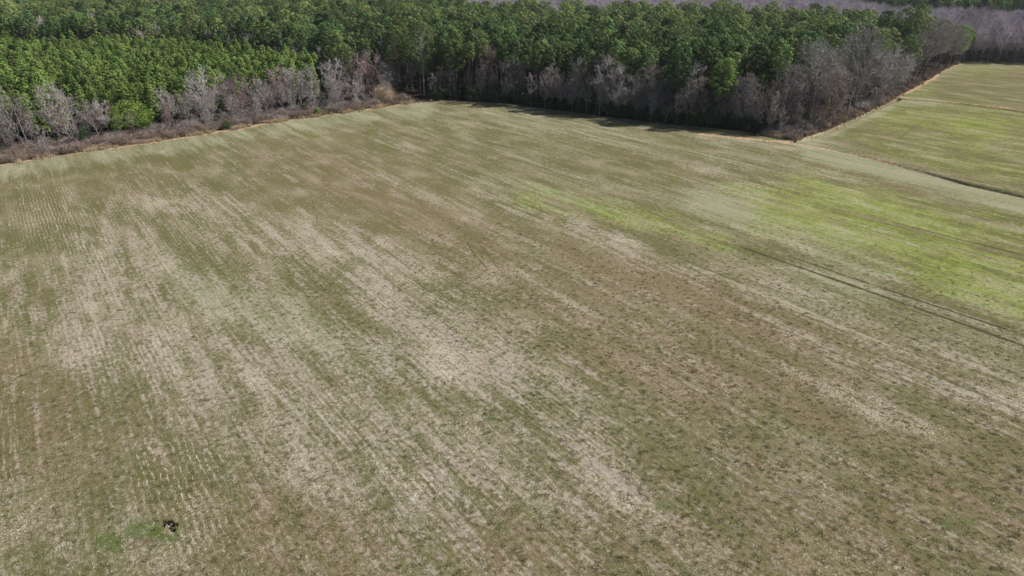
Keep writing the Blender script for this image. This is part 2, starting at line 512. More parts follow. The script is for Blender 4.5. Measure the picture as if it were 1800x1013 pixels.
# ------------------------------------------------------------------ plant materials
def needle_mat(name, c1, c2, warm, trans=0.18):
    t = NT(name)
    oi = t.n('ShaderNodeObjectInfo').outputs['Random']
    geo = t.n('ShaderNodeNewGeometry').outputs['Position']
    n = t.noise(geo, 0.9, 3, 0.6)
    c = t.mix(t.rng(t.add(n, t.mul(t.math('SUBTRACT', oi, 0.5), 0.5)), 0.3, 0.7), c1, c2)
    r2 = t.math('FRACT', t.mul(oi, 17.3))
    c = t.mix(t.mul(t.rng(r2, 0.6, 1.0), 0.55), c, warm)
    hv = t.n('ShaderNodeHueSaturation')
    t.put(hv.inputs['Color'], c)
    t.put(hv.inputs['Value'], t.rng(t.math('FRACT', t.mul(oi, 53.7)), 0, 1, 0.60, 1.5, False))
    return t.bsdf(hv.outputs[0], 0.75, None, 0.2, trans)

def bark_mat(name, c1, c2):
    t = NT(name)
    oi = t.n('ShaderNodeObjectInfo').outputs['Random']
    geo = t.n('ShaderNodeNewGeometry').outputs['Position']
    n = t.noise(t.vmul(geo, (2, 2, 0.6)), 1.0, 4, 0.7)
    c = t.mix(t.rng(n, 0.3, 0.7), c1, c2)
    hv = t.n('ShaderNodeHueSaturation')
    t.put(hv.inputs['Color'], c)
    t.put(hv.inputs['Value'], t.rng(t.math('FRACT', t.mul(oi, 31.7)), 0, 1, 0.75, 1.25, False))
    return t.bsdf(hv.outputs[0], 0.9, None, 0.1)

M = {}
M['young'] = needle_mat('young_pine_needles', (0.095, 0.158, 0.036), (0.155, 0.222, 0.050), (0.20, 0.22, 0.06))
M['oldpine'] = needle_mat('old_pine_needles', (0.115, 0.160, 0.048), (0.18, 0.225, 0.072), (0.20, 0.22, 0.08))
M['twig_hazed'] = bark_mat('haze_paled_twigs', (0.34, 0.30, 0.315), (0.48, 0.43, 0.45))  # distance haze put into a paler, lilac twig colour
M['pine'] = needle_mat('pine_needles', (0.058, 0.115, 0.036), (0.115, 0.178, 0.050), (0.15, 0.175, 0.055))
M['cedar'] = needle_mat('round_tree_leaves', (0.06, 0.10, 0.02), (0.105, 0.155, 0.028), (0.11, 0.15, 0.03), 0.05)
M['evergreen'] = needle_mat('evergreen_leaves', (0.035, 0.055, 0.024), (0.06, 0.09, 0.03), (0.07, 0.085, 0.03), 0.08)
M['pine_bark'] = bark_mat('pine_bark', (0.09, 0.07, 0.06), (0.18, 0.145, 0.125))
M['grey_bark'] = bark_mat('grey_bark', (0.16, 0.14, 0.13), (0.34, 0.31, 0.30))
M['pale_bark'] = bark_mat('pale_bark', (0.28, 0.26, 0.25), (0.46, 0.44, 0.43))
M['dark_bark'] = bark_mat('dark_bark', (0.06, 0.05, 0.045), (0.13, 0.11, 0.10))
M['twig_grey'] = bark_mat('grey_twigs', (0.21, 0.185, 0.17), (0.37, 0.335, 0.31))
M['twig_pale'] = bark_mat('pale_twigs', (0.28, 0.255, 0.245), (0.44, 0.405, 0.39))
M['twig_shaded'] = bark_mat('shade_darkened_twigs', (0.06, 0.052, 0.052), (0.13, 0.115, 0.115))  # twigs darkened in colour to stand in for shade at the wood edge
M['twig_red'] = bark_mat('reddish_twigs', (0.24, 0.17, 0.165), (0.36, 0.27, 0.265))
M['twig_brown'] = bark_mat('brown_twigs', (0.165, 0.125, 0.10), (0.30, 0.235, 0.19))
M['straw'] = bark_mat('dead_grass', (0.30, 0.23, 0.15), (0.50, 0.40, 0.28))
M['field_straw'] = bark_mat('stubble_straw', (0.36, 0.33, 0.27), (0.56, 0.52, 0.44))
M['tuft'] = needle_mat('grass_tufts', (0.16, 0.155, 0.065), (0.22, 0.20, 0.095), (0.14, 0.18, 0.06), 0.3)

# ------------------------------------------------------------------ plant meshes (numpy; every face a quad)
class Geo:
    def __init__(self):
        self.V, self.F, self.n = [], [], 0

    def add(self, V, F):
        self.V.append(V)
        self.F.append(F + self.n)
        self.n += len(V)

    def tube(self, pts, rad, sides):
        pts = np.asarray(pts, float)
        rad = np.asarray(rad, float)
        d = np.gradient(pts, axis=0)
        d /= np.linalg.norm(d, axis=1)[:, None] + 1e-9
        ref = np.array([0.3, 0.9, 0.1]) if abs(d[0, 2]) > 0.7 else np.array([0, 0, 1.0])
        a = np.cross(d, ref)
        a /= np.linalg.norm(a, axis=1)[:, None] + 1e-9
        b = np.cross(d, a)
        th = np.arange(sides) * 2 * math.pi / sides
        ring = a[:, None, :] * np.cos(th)[None, :, None] + b[:, None, :] * np.sin(th)[None, :, None]
        V = (pts[:, None, :] + ring * rad[:, None, None]).reshape(-1, 3)
        k = np.arange(len(pts) - 1)[:, None] * sides
        j = np.arange(sides)[None, :]
        j2 = (j + 1) % sides
        F = np.stack([k + j, k + j2, k + sides + j2, k + sides + j], -1).reshape(-1, 4)
        self.add(V, F)

    def quads(self, C, N, size, asp, rng):
        """leaf quads at C facing N"""
        n = len(C)
        r = rng.normal(size=(n, 3))
        a = np.cross(N, r)
        a /= np.linalg.norm(a, axis=1)[:, None] + 1e-9
        b = np.cross(N, a)
        b /= np.linalg.norm(b, axis=1)[:, None] + 1e-9
        a = a * (size * 0.5)[:, None]
        b = b * (size * 0.5 * asp)[:, None]
        V = np.stack([C - a, C - b, C + a, C + b], 1).reshape(-1, 3)
        F = np.arange(n * 4).reshape(-1, 4)
        self.add(V, F)

    def strips(self, P0, P1, w, rng):
        n = len(P0)
        d = P1 - P0
        s = np.cross(d, rng.normal(size=(n, 3)))
        s /= np.linalg.norm(s, axis=1)[:, None] + 1e-9
        w = np.broadcast_to(w, (n,))[:, None]
        V = np.stack([P0 - s * w * .5, P0 + s * w * .5, P1 + s * w * .2, P1 - s * w * .2], 1).reshape(-1, 3)
        self.add(V, np.arange(n * 4).reshape(-1, 4))

    def data(self):
        return np.concatenate(self.V), np.concatenate(self.F)

def make_pine(seed, H, cb, rad, nclump, leaves, leaf, clump_r, conic=0.0, gap=0.0):
    """trunk and crown of a pine; cb = height where the crown starts"""
    rng = np.random.default_rng(seed)
    tr, cr = Geo(), Geo()
    lean = rng.normal(size=2) * H * 0.012
    zs = np.linspace(0, H * 0.97, 7)
    pts = np.stack([lean[0] * (zs / H) ** 2 + 0.08 * np.sin(zs * .5 + seed), lean[1] * (zs / H) ** 2, zs], 1)
    r0 = H * 0.0105 + 0.03
    tr.tube(pts, r0 * (1 - 0.85 * (zs / H)), 7)
    top = []
    u = (np.arange(nclump) + rng.random(nclump)) / nclump
    ang = np.arange(nclump) * 2.39996 + rng.random(nclump) * 0.9
    for i in range(nclump):
        t = u[i]
        z = cb + (H - cb) * t
        prof = math.sqrt(max(0.0, 1 - (max(t - 0.35, 0) / 0.65) ** 2.2)) * (0.62 + 0.38 * min(t / 0.35, 1))
        prof = prof * (1 - conic) + conic * (1 - t) * 1.05
        rr_ = rad * prof * (0.35 + 0.65 * math.sqrt(rng.random())) * rng.uniform(0.85, 1.15)
        c = np.array([math.cos(ang[i]) * rr_, math.sin(ang[i]) * rr_, z + 0.15 * rr_])
        c[:2] += lean * (z / H) ** 2
        if rng.random() < gap:
            continue
        cl = clump_r * rng.uniform(0.7, 1.3)
        n = int(leaves * rng.uniform(0.7, 1.2))
        D = rng.normal(size=(n, 3))
        D /= np.linalg.norm(D, axis=1)[:, None]
        D[:, 2] = np.where(D[:, 2] < -0.3, -D[:, 2], D[:, 2])
        P = c + D * (cl * rng.uniform(0.6, 1.15, n))[:, None] * np.array([1, 1, 0.75])
        N = D + rng.normal(size=(n, 3)) * 0.30
        N /= np.linalg.norm(N, axis=1)[:, None]
        cr.quads(P, N, leaf * rng.uniform(0.7, 1.4, n), rng.uniform(0.35, 0.8, n), rng)
        if rr_ > rad * 0.25:
            b0 = np.array([lean[0] * (z / H) ** 2, lean[1] * (z / H) ** 2, max(z - rr_ * 0.35, 0.3)])
            tr.tube([b0, (b0 + c) / 2 + [0, 0, -0.1], c], [r0 * .28, r0 * .18, .02], 3)
    return tr.data(), cr.data()

def make_bare(seed, H, W, r0, cb=0.3, n1=15, n2=8, n3=6, n4=4, lean=(0, 0), trunks=1, leader=0.75, twig_w=0.045, rise=0.9, wide=0.6):
    """leafless hardwood: trunk mesh and branch mesh; crown of width W from cb*H up to H.
    wide = relative height of the widest part of the crown"""
    rng = np.random.default_rng(seed)
    tr, cr = Geo(), Geo()
    S0, S1, SW = [], [], []
    unit = lambda v: v / (np.linalg.norm(v, axis=-1, keepdims=True) + 1e-9)
    lean = np.array([lean[0], lean[1], 0.0])

    def env(t):
        t = np.clip(t, 0, 1)
        u = np.where(t < wide, t / wide, 1 - (t - wide) / (1 - wide + 1e-6))
        return W * 0.5 * np.maximum(1 - (1 - u) ** 2.2, 0.06)
    for tk in range(trunks):
        ha = rng.random() * 6.28
        base = np.array([math.cos(ha), math.sin(ha), 0]) * (0.35 if trunks > 1 else 0) + [0, 0, -0.2]
        tl = leader * (1 if tk == 0 else rng.uniform(.8, .95))
        zs = np.linspace(0, 1, 9)
        off = np.array([math.cos(ha), math.sin(ha), 0]) * (W * 0.16 if trunks > 1 else 0)
        wob = np.stack([np.sin(zs * 5 + seed) * .12, np.cos(zs * 4 + seed) * .12, zs * 0], 1) * (H / 20)
        ax = base + lean * H * (zs[:, None] ** 1.15) * tl + off * zs[:, None] + np.array([0, 0, 1]) * (zs * H * tl)[:, None] + wob * zs[:, None]
        rad = r0 * (1 if trunks == 1 else .75) * (1 - 0.80 * zs ** 0.9)
        tr.tube(ax, rad, 8)
        m = max(5, int(n1 / trunks))
        for i in range(m):
            t = ((i + rng.random()) / m) ** 0.8
            z1 = H * (cb + (1 - cb) * (0.12 + 0.86 * t))
            a = i * 2.39996 + rng.random() * 0.8 + tk
            rr_ = float(env(np.array((z1 / H - cb) / (1 - cb)))) * math.sqrt(rng.uniform(0.30, 0.95))
            axx = lean * z1 * 0.95 + off * min(1, z1 / H / tl)
            tip = axx + np.array([math.cos(a) * rr_, math.sin(a) * rr_, z1])
            z0 = min(max(z1 - rr_ * rise * rng.uniform(0.9, 1.6) - H * 0.06, cb * H * 0.75), H * tl * 0.97)
            k = (z0 / (H * tl)) * 8
            ki = min(int(k), 7)
            P0 = ax[ki] + (ax[ki + 1] - ax[ki]) * (k - ki)
            rk = (rad[ki] + (rad[ki + 1] - rad[ki]) * (k - ki)) * 0.55
            P1 = P0 + (tip - P0) * np.array([.62, .62, .42]) + rng.normal(size=3) * 0.05 * W
            u = np.linspace(0, 1, 7)[:, None]
            pts = (1 - u) ** 2 * P0 + 2 * u * (1 - u) * P1 + u ** 2 * tip
            pts[1:-1] += rng.normal(size=(5, 3)) * 0.018 * W
            cr.tube(pts, rk * (1 - 0.85 * u[:, 0]) + 0.012, 4)
            # second order
            f = np.sort(rng.uniform(0.25, 1.0, n2)) * 6
            fi = np.minimum(f.astype(int), 5)
            Q0 = pts[fi] + (pts[fi + 1] - pts[fi]) * (f - fi)[:, None]
            T = unit(pts[fi + 1] - pts[fi])
            rdl = unit(np.concatenate([(Q0 - axx)[:, :2], np.zeros((n2, 1))], 1))
            D = unit(T * 0.8 + rng.normal(size=(n2, 3)) * 0.55 + rdl * 0.25 + [0, 0, 0.25])
            L = W * rng.uniform(0.14, 0.26, n2)[:, None]
            Q1 = Q0 + D * L
            c0 = 0.022 * W / 8 + 0.028
            Qm = (Q0 + Q1) / 2 + rng.normal(size=(n2, 3)) * 0.04 * L
            for j in range(n2):
                cr.tube([Q0[j], Qm[j], Q1[j]], [c0, c0 * .7, c0 * .35], 3)
            # third order
            g = rng.uniform(0.2, 1.0, (n2, n3, 1))
            R0 = Q0[:, None] + (Q1 - Q0)[:, None] * g
            D3 = unit(D[:, None] * 0.8 + rng.normal(size=(n2, n3, 3)) * 0.6 + [0, 0, 0.2])
            L3 = W * rng.uniform(0.07, 0.14, (n2, n3, 1))
            R1 = R0 + D3 * L3
            S0.append(R0.reshape(-1, 3)); S1.append(R1.reshape(-1, 3)); SW.append(np.full(n2 * n3, twig_w * 1.7))
            # twigs
            g = rng.uniform(0.25, 1.0, (n2, n3, n4, 1))
            U0 = R0[:, :, None] + (R1 - R0)[:, :, None] * g
            D4 = unit(D3[:, :, None] * 0.7 + rng.normal(size=(n2, n3, n4, 3)) * 0.6 + [0, 0, 0.25])
            U1 = U0 + D4 * rng.uniform(0.045, 0.10, (n2, n3, n4, 1)) * W
            S0.append(U0.reshape(-1, 3)); S1.append(U1.reshape(-1, 3)); SW.append(np.full(n2 * n3 * n4, twig_w))
    cr.strips(np.concatenate(S0), np.concatenate(S1), np.concatenate(SW), rng)
    return tr.data(), cr.data()

def make_bush(seed, H, W, n, w):
    rng = np.random.default_rng(seed)
    g = Geo()
    a = rng.random(n) * 2 * math.pi
    r = np.sqrt(rng.random(n)) * W * 0.5
    P0 = np.stack([np.cos(a) * r * 0.6, np.sin(a) * r * 0.6, np.zeros(n) - 0.05], 1)
    h = H * (1 - (r / W) ** 2 * 1.6) * rng.uniform(0.6, 1.05, n)
    P1 = np.stack([np.cos(a) * r * 1.1, np.sin(a) * r * 1.1, h], 1) + rng.normal(size=(n, 3)) * [0.15, 0.15, 0.05] * H
    Pm = (P0 + P1) / 2 + rng.normal(size=(n, 3)) * 0.06 * H
    g.strips(P0, Pm, w * 1.3, rng)
    g.strips(Pm, P1, w, rng)
    for k in range(3):
        f = rng.uniform(0.35, 0.95, n)[:, None]
        Q = Pm + (P1 - Pm) * f
        g.strips(Q, Q + rng.normal(size=(n, 3)) * 0.22 * H * np.array([1, 1, .7]) + [0, 0, 0.06 * H], w * 0.8, rng)
    return g.data()

def make_leafbush(seed, H, W, n, leaf, lumps=9):
    rng = np.random.default_rng(seed)
    g = Geo()
    for i in range(lumps):
        a = rng.random() * 6.28
        z = H * (0.25 + 0.6 * rng.random())
        r = W * 0.5 * math.sqrt(max(0.05, 1 - (z / H) ** 2)) * rng.uniform(0.2, 0.75)
        c = np.array([math.cos(a) * r, math.sin(a) * r, z])
        m = n // lumps
        D = rng.normal(size=(m, 3))
        D /= np.linalg.norm(D, axis=1)[:, None]
        P = c + D * (W * 0.22 * rng.uniform(.6, 1.15, m))[:, None]
        P[:, 2] = np.abs(P[:, 2])
        N = D + rng.normal(size=(m, 3)) * 0.5
        g.quads(P, N / np.linalg.norm(N, axis=1)[:, None], leaf * rng.uniform(.7, 1.3, m), rng.uniform(.5, .9, m), rng)
    return g.data()

def make_grass(seed, H, W, n, w, lean=0.5):
    rng = np.random.default_rng(seed)
    g = Geo()
    a = rng.random(n) * 2 * math.pi
    r = np.sqrt(rng.random(n)) * W * 0.5
    P0 = np.stack([np.cos(a) * r, np.sin(a) * r, np.zeros(n) - 0.02], 1)
    P1 = P0 + np.stack([rng.normal(size=n) * H * lean, rng.normal(size=n) * H * lean, H * rng.uniform(0.5, 1.1, n)], 1)
    g.strips(P0, P1, w, rng)
    return g.data()

# ------------------------------------------------------------------ things
def thing(name, label, cat, loc, rz=0.0, s=1.0, group=None):
    o = bpy.data.objects.new(name, None)
    o.empty_display_size = 0.5
    o.location = loc
    o.rotation_euler = (0, 0, rz)
    o.scale = (s, s, s) if not isinstance(s, tuple) else s
    o['label'] = label
    o['category'] = cat
    if group:
        o['group'] = group
    col.objects.link(o)
    return o

def part(name, me, parent):
    o = bpy.data.objects.new(name, me)
    o.parent = parent
    col.objects.link(o)
    return o

def meshes(data2, names, mats):
    out = []
    for (V, F), nm, m in zip(data2, names, mats):
        me = mesh_from(nm, V, F)
        me.materials.append(m)
        out.append(me)
    return out

# ------------------------------------------------------------------ stuff: points that carry the plants of one kind
def scatter(name, variants, mats, P, pick, rot, scl, label=None, cat=None):
    """variants: list of [(V,F,slot),...]; P: positions. One object; the plants stand on its points."""
    V, F, var, mi = [], [], [], []
    n = 0
    for k, parts in enumerate(variants):
        for (v, f, slot) in parts:
            V.append(v)
            F.append(f + n)
            mi.append(np.full(len(f), slot))
            var.append(np.full(len(v), k))
            n += len(v)
    V.append(P)
    var.append(np.full(len(P), -1))
    V = np.concatenate(V)
    me = mesh_from(name, V, np.concatenate(F), mat_index=np.concatenate(mi))
    for m in mats:
        me.materials.append(m)
    nv = len(V) - len(P)

    def att(nm, typ, vals):
        a = me.attributes.new(nm, typ, 'POINT')
        full = np.zeros(len(V), np.int32 if typ == 'INT' else np.float32)
        full[nv:] = vals
        a.data.foreach_set('value', full)
    a = me.attributes.new('variant', 'INT', 'POINT')
    a.data.foreach_set('value', np.concatenate(var).astype(np.int32))
    att('pick', 'INT', pick)
    att('turn', 'FLOAT', rot)
    att('size', 'FLOAT', scl)
    o = bpy.data.objects.new(name, me)
    o['kind'] = 'stuff'
    if label:
        o['label'] = label
        o['category'] = cat
    col.objects.link(o)
    ng = bpy.data.node_groups.new(name + '_nodes', 'GeometryNodeTree')
    ng.interface.new_socket('Geometry', in_out='INPUT', socket_type='NodeSocketGeometry')
    ng.interface.new_socket('Geometry', in_out='OUTPUT', socket_type='NodeSocketGeometry')
    N, L = ng.nodes, ng.links
    gi, go = N.new('NodeGroupInput'), N.new('NodeGroupOutput')

    def named(nm, typ):
        x = N.new('GeometryNodeInputNamedAttribute')
        x.data_type = typ
        x.inputs['Name'].default_value = nm
        return x.outputs[0]
    va = named('variant', 'INT')

    def eq(k):
        c = N.new('FunctionNodeCompare')
        c.data_type = 'INT'
        c.operation = 'EQUAL'
        L.new(va, c.inputs[2])
        c.inputs[3].default_value = k
        s = N.new('GeometryNodeSeparateGeometry')
        s.domain = 'POINT'
        L.new(gi.outputs[0], s.inputs[0])
        L.new(c.outputs[0], s.inputs[1])
        return s.outputs[0]
    g2i = N.new('GeometryNodeGeometryToInstance')
    for k in range(len(variants)):
        L.new(eq(k), g2i.inputs[0])
    iop = N.new('GeometryNodeInstanceOnPoints')
    L.new(eq(-1), iop.inputs['Points'])
    L.new(g2i.outputs[0], iop.inputs['Instance'])
    iop.inputs['Pick Instance'].default_value = True
    L.new(named('pick', 'INT'), iop.inputs['Instance Index'])
    cx = N.new('ShaderNodeCombineXYZ')
    L.new(named('turn', 'FLOAT'), cx.inputs[2])
    L.new(cx.outputs[0], iop.inputs['Rotation'])
    L.new(named('size', 'FLOAT'), iop.inputs['Scale'])
    L.new(iop.outputs[0], go.inputs[0])
    md = o.modifiers.new('plants', 'NODES')
    md.node_group = ng
    return o

# ================================================================== BUILD
build_ground()
rnd = np.random.default_rng(7)

# plant variants ---------------------------------------------------
YOUNG = [make_pine(100 + i, 12.2 + (i % 4) * 1.0, 2.5, 2.0 + 0.12 * (i % 3), 44, 56, 0.37, 0.66, conic=0.30) for i in range(7)]
PINES = [make_pine(200 + i, 20 + (i % 4) * 0.9, 11.8 + (i % 3) * 1.2, 2.6 + 0.25 * (i % 4), 40, 66, 0.42, 0.88, conic=0.08 * (i % 3), gap=0.06) for i in range(10)]
OLDP = [make_pine(300 + i, 23 + i, 10.5, 4.4, 60, 70, 0.45, 1.15, conic=0.0, gap=0.12) for i in range(3)]
BARE = [make_bare(400 + i, 15 + (i % 3), 6.5 + i % 2, 0.15, 0.3, n1=13) for i in range(5)]
SLIM = [make_bare(500 + i, 13 + i, 4.5, 0.11, 0.4, n1=10, rise=1.6) for i in range(3)]

# jittered grids of trunks -------------------------------------------
def grid(sp_, r0, r1, a0, a1, jit):
    xs = np.arange(-r1, r1, sp_)
    ys = np.arange(0, r1, sp_)
    X, Y = np.meshgrid(xs, ys)
    th = R(20)
    X, Y = X.ravel(), Y.ravel()
    X = X + rnd.uniform(-jit, jit, X.shape) * sp_
    Y = Y + rnd.uniform(-jit, jit, X.shape) * sp_
    r = np.hypot(X, Y)
    a = np.degrees(np.arctan2(X, Y))
    k = (r > r0) & (r < r1) & (a > a0) & (a < a1)
    return X[k], Y[k]

BX = [-900, 0, 40, 90, 140, 280, 400, 460, 560, 600, 640, 660]
BY = [66, 66, 70, 72, 70, 66, 72, 86, 100, 118, 160, 900]

def woods_mask(X, Y, m):
    px, py = proj(X, Y)
    # margin m metres towards the field
    px2, py2 = proj(X * (1 - m / np.hypot(X, Y)), Y * (1 - m / np.hypot(X, Y)))
    return (py2 < edge_y(px2)) & (py < edge_y(px))

def young_zone(X, Y):
    cx, cy = proj(X, Y, 13.0)
    return cy > np.interp(cx, BX, BY)

def pine_back(X, Y):
    """True where tall pines grow, False behind their rear boundary"""
    cx, cy = proj(X, Y, 20.0)
    lim = np.interp(cx, [-900, 0, 25, 60, 780, 815, 850, 1000, 1200, 1300, 1400, 1500, 1560, 1620, 1680, 1705, 1706],
                    [4, 4, 2, -18, -18, 10, 19, 23, 24, 27, 33, 36, 41, 43, 43, 60, 900])
    return cy > lim

def bare_back(X, Y):
    cx, cy = proj(X, Y, 17.0)
    lim = np.interp(cx, [-900, 800, 1000, 1200, 1320, 1400, 1500, 1540, 1600, 1700, 1800, 2400], [-20, -3, 2, 0, 5, 2, 1, 13, 20, 24, 28, 30])
    return cy > lim

# (base x, base y, top x, top y, crown width px, kind, label)
BT = [
    (8, 268, 6, 192, 40, 'grey', 'leafless grey tree cut by the left photo edge, above reddish brush'),
    (50, 263, 26, 156, 56, 'pale', 'tall leafless twin-stemmed tree leaning left, second from the left photo edge'),
    (127, 252, 108, 157, 62, 'grey', 'full-crowned leafless grey tree over green undergrowth, left of the round green tree'),
    (173, 237, 163, 184, 40, 'grey', 'low leafless tree just right of the full-crowned grey tree at left'),
    (197, 246, 188, 176, 26, 'birch', 'slender pale-stemmed leafless tree directly left of the round green tree'),
    (301, 222, 292, 160, 30, 'birch', 'thin lone pale leafless tree right of the round green tree'),
    (372, 213, 365, 129, 62, 'white', 'whitish wide-crowned leafless tree, brightest on the left field edge'),
    (428, 208, 414, 138, 56, 'pink', 'pinkish grey leafless tree right beside the whitish one'),
    (470, 199, 458, 146, 44, 'grey', 'small bushy leafless tree left of the pale clump on the left edge'),
    (487, 193, 492, 122, 40, 'pink', 'leafless tree with upright pinkish crown left of the pale clump'),
    (512, 190, 508, 125, 30, 'white', 'narrow pale leafless tree in the clump, leftmost of the close three'),
    (533, 188, 524, 120, 34, 'white', 'narrow pale leafless tree in the clump, middle of the close three'),
    (556, 191, 548, 118, 34, 'white', 'forked pale leafless tree in the clump, rightmost of the close three'),
    (592, 176, 587, 109, 52, 'white', 'broad whitish leafless tree left of the reddish-topped one'),
    (645, 172, 648, 98, 52, 'red', 'leafless tree with a reddish top left of the tallest pine'),
    (684, 162, 685, 118, 40, 'grey', 'short grey leafless tree between the reddish-topped tree and tallest pine'),
    (904, 176, 903, 106, 44, 'grey', 'leafless grey tree in the shaded edge, right of the tallest pine'),
    (858, 172, 860, 78, 36, 'dim', 'tan leafless crown rising among pines right of the tallest pine'),
    (968, 186, 966, 114, 34, 'grey', 'leafless grey tree leftmost of the pale bank on the shaded edge'),
    (1018, 194, 1016, 103, 44, 'grey', 'tall grey leafless tree in the pale bank on the shaded edge'),
    (1066, 200, 1064, 102, 60, 'white', 'widest pale leafless tree of the shaded centre edge'),
    (1090, 204, 1088, 120, 44, 'white', 'pale leafless tree touching the widest one on its right'),
    (1142, 208, 1140, 113, 46, 'grey', 'grey leafless tree between two dark pines on the shaded edge'),
    (1168, 214, 1166, 163, 28, 'pale', 'very short pale leafless tree low against the dark shaded edge'),
    (1213, 214, 1213, 110, 40, 'white', 'upright pale leafless tree left of the low bright green pine'),
    (1303, 226, 1302, 132, 48, 'grey', 'rounded grey leafless tree right of the low bright green pine'),
    (1330, 222, 1333, 140, 20, 'birch', 'bare pale pole of a tree near the corner of the wood'),
    (1380, 226, 1382, 112, 52, 'grey', 'leafless tree with paired pale stems at the corner of the wood'),
    (1360, 232, 1350, 150, 40, 'dim', 'small dark leafless tree at the very corner of the wood'),
    (1422, 216, 1420, 76, 84, 'big', 'huge spreading grey leafless tree nearest the ditch corner'),
    (1446, 226, 1468, 130, 36, 'dim', 'thin dark leafless tree leaning right under the huge spreading one'),
    (1487, 204, 1500, 44, 70, 'big', 'tallest leafless grey tree on the right edge, dark rising limb'),
    (1464, 214, 1458, 110, 44, 'grey', 'slim grey leafless tree between the two tallest bare trees'),
    (1516, 178, 1520, 100, 44, 'grey', 'leafless grey tree behind the rounded one on the right edge'),
    (1546, 180, 1553, 90, 70, 'big', 'round-headed leafless tree standing forward over the orange bank'),
    (1588, 140, 1598, 66, 40, 'grey', 'grey leafless tree just behind the row of dark trunks'),
    (1601, 146, 1624, 36, 40, 'dark', 'dark-trunked leafless tree leaning right, leftmost of the dark row'),
    (1610, 142, 1634, 48, 34, 'dark', 'dark-trunked leafless tree leaning right, second of the dark row'),
    (1620, 137, 1648, 38, 40, 'dark', 'dark-trunked leafless tree leaning right, third of the dark row'),
    (1646, 126, 1662, 42, 32, 'dark', 'dark-trunked leafless tree, fourth of the dark row'),
    (1660, 122, 1672, 58, 26, 'dark', 'short dark-trunked leafless tree, fifth of the dark row'),
    (1690, 90, 1692, 15, 28, 'dark', 'dark-limbed tree rising above the far woodland, left of a reddish crown'),
    (1704, 88, 1708, 20, 26, 'dark', 'second dark-limbed tree above the far woodland beside the reddish crown'),
    (1722, 86, 1724, 16, 36, 'red', 'reddish leafless crown standing above the far woodland'),
    (1745, 104, 1762, 44, 40, 'dim', 'leafless tree with sloping dark limb behind the far right field'),
]

def hero_clear(X, Y, H):
    """no pine right in front of, or among the limbs of, a tree of the edge list"""
    ok = np.ones(X.shape, bool)
    pcx, pcy = proj(X, Y, H * 0.7)
    for (bx, by, tx, ty, w, kind, lab) in BT + [(746, 168, 746, 38, 50, '', ''), (236, 239, 236, 177, 60, '', '')]:
        hx, hy = at(bx, by)
        near = np.hypot(X, Y) < math.hypot(hx, hy) + 3
        ok &= ~(near & (np.abs(pcx - (bx + tx) / 2) < w * 0.5 + 12))
        ok &= np.hypot(X - hx, Y - hy) > 3.0
    return ok

# young plantation
X, Y = grid(3.35, 150, 520, -50, 10, 0.45)
k = young_zone(X, Y) & woods_mask(X, Y, 25.0) & hero_clear(X, Y, 13)
YX, YY = X[k], Y[k]
# tall pines
X, Y = grid(5.3, 180, 1500, -47, 47, 0.42)
px, py = proj(X, Y)
k = (~young_zone(X, Y)) & pine_back(X, Y) & woods_mask(X, Y, np.interp(px, [600, 800, 1300, 1400, 1690], [14, 10, 11, 9, 6])) & hero_clear(X, Y, 20)
k &= ~((np.hypot(X, Y) > 750) & (rnd.random(X.shape) < 0.25))
TX, TY = X[k], Y[k]
tpx, tpy = proj(TX, TY, 18)
# mixed natural stand on the left is looser and holds bare trees; the centre is a plantation
natural = (tpx < 800) & (tpy < 90)
hw = natural & (rnd.random(TX.shape) < 0.13)
hw |= (~natural) & (rnd.random(TX.shape) < 0.015)
drop = natural & (rnd.random(TX.shape) < 0.18)
BXs, BYs = TX[hw], TY[hw]
kk = ~(hw | drop)
TX, TY, natural = TX[kk], TY[kk], natural[kk]
# bare woodland
X, Y = grid(5.2, 180, 1500, -10, 47, 0.42)
k = (~young_zone(X, Y)) & (~pine_back(X, Y)) & bare_back(X, Y) & woods_mask(X, Y, 2.0)
BXs = np.concatenate([BXs, X[k]])
BYs = np.concatenate([BYs, Y[k]])
# far pines behind the bare woodland
X, Y = grid(8.0, 300, 2200, -47, 47, 0.42)
k = (~young_zone(X, Y)) & (~pine_back(X, Y)) & (~bare_back(X, Y)) & woods_mask(X, Y, 2.0)
FX, FY = X[k], Y[k]

# the 300 of each kind that show largest become things ----------------
def visible_rank(X, Y, Z, size):
    px, py = proj(X, Y, Z)
    inside = (px > -5) & (px < 1805) & (py > -2)
    # how much of the crown clears the trees in front: canopy is dense, so nearer rows show most
    v = size / np.hypot(X, Y)
    v = np.where(inside, v, 0)
    return np.argsort(-v)

ys = rnd.normal(0.98, 0.09, len(YX)).clip(0.75, 1.2)
o = visible_rank(YX, YY, 10, ys)
yi, yr = o[:300], o[300:]
ts = np.clip(rnd.normal(0.98, 0.13, len(TX)), 0.66, 1.28) * np.where(natural, 1.02, 1.0)
o = visible_rank(TX, TY, 17, ts)
ti, tr_ = o[:300], o[300:]

def rn(n, a, b):
    return rnd.uniform(a, b, n)

def P3(X, Y):
    return np.stack([X, Y, np.zeros(len(X)) - 0.05], 1)

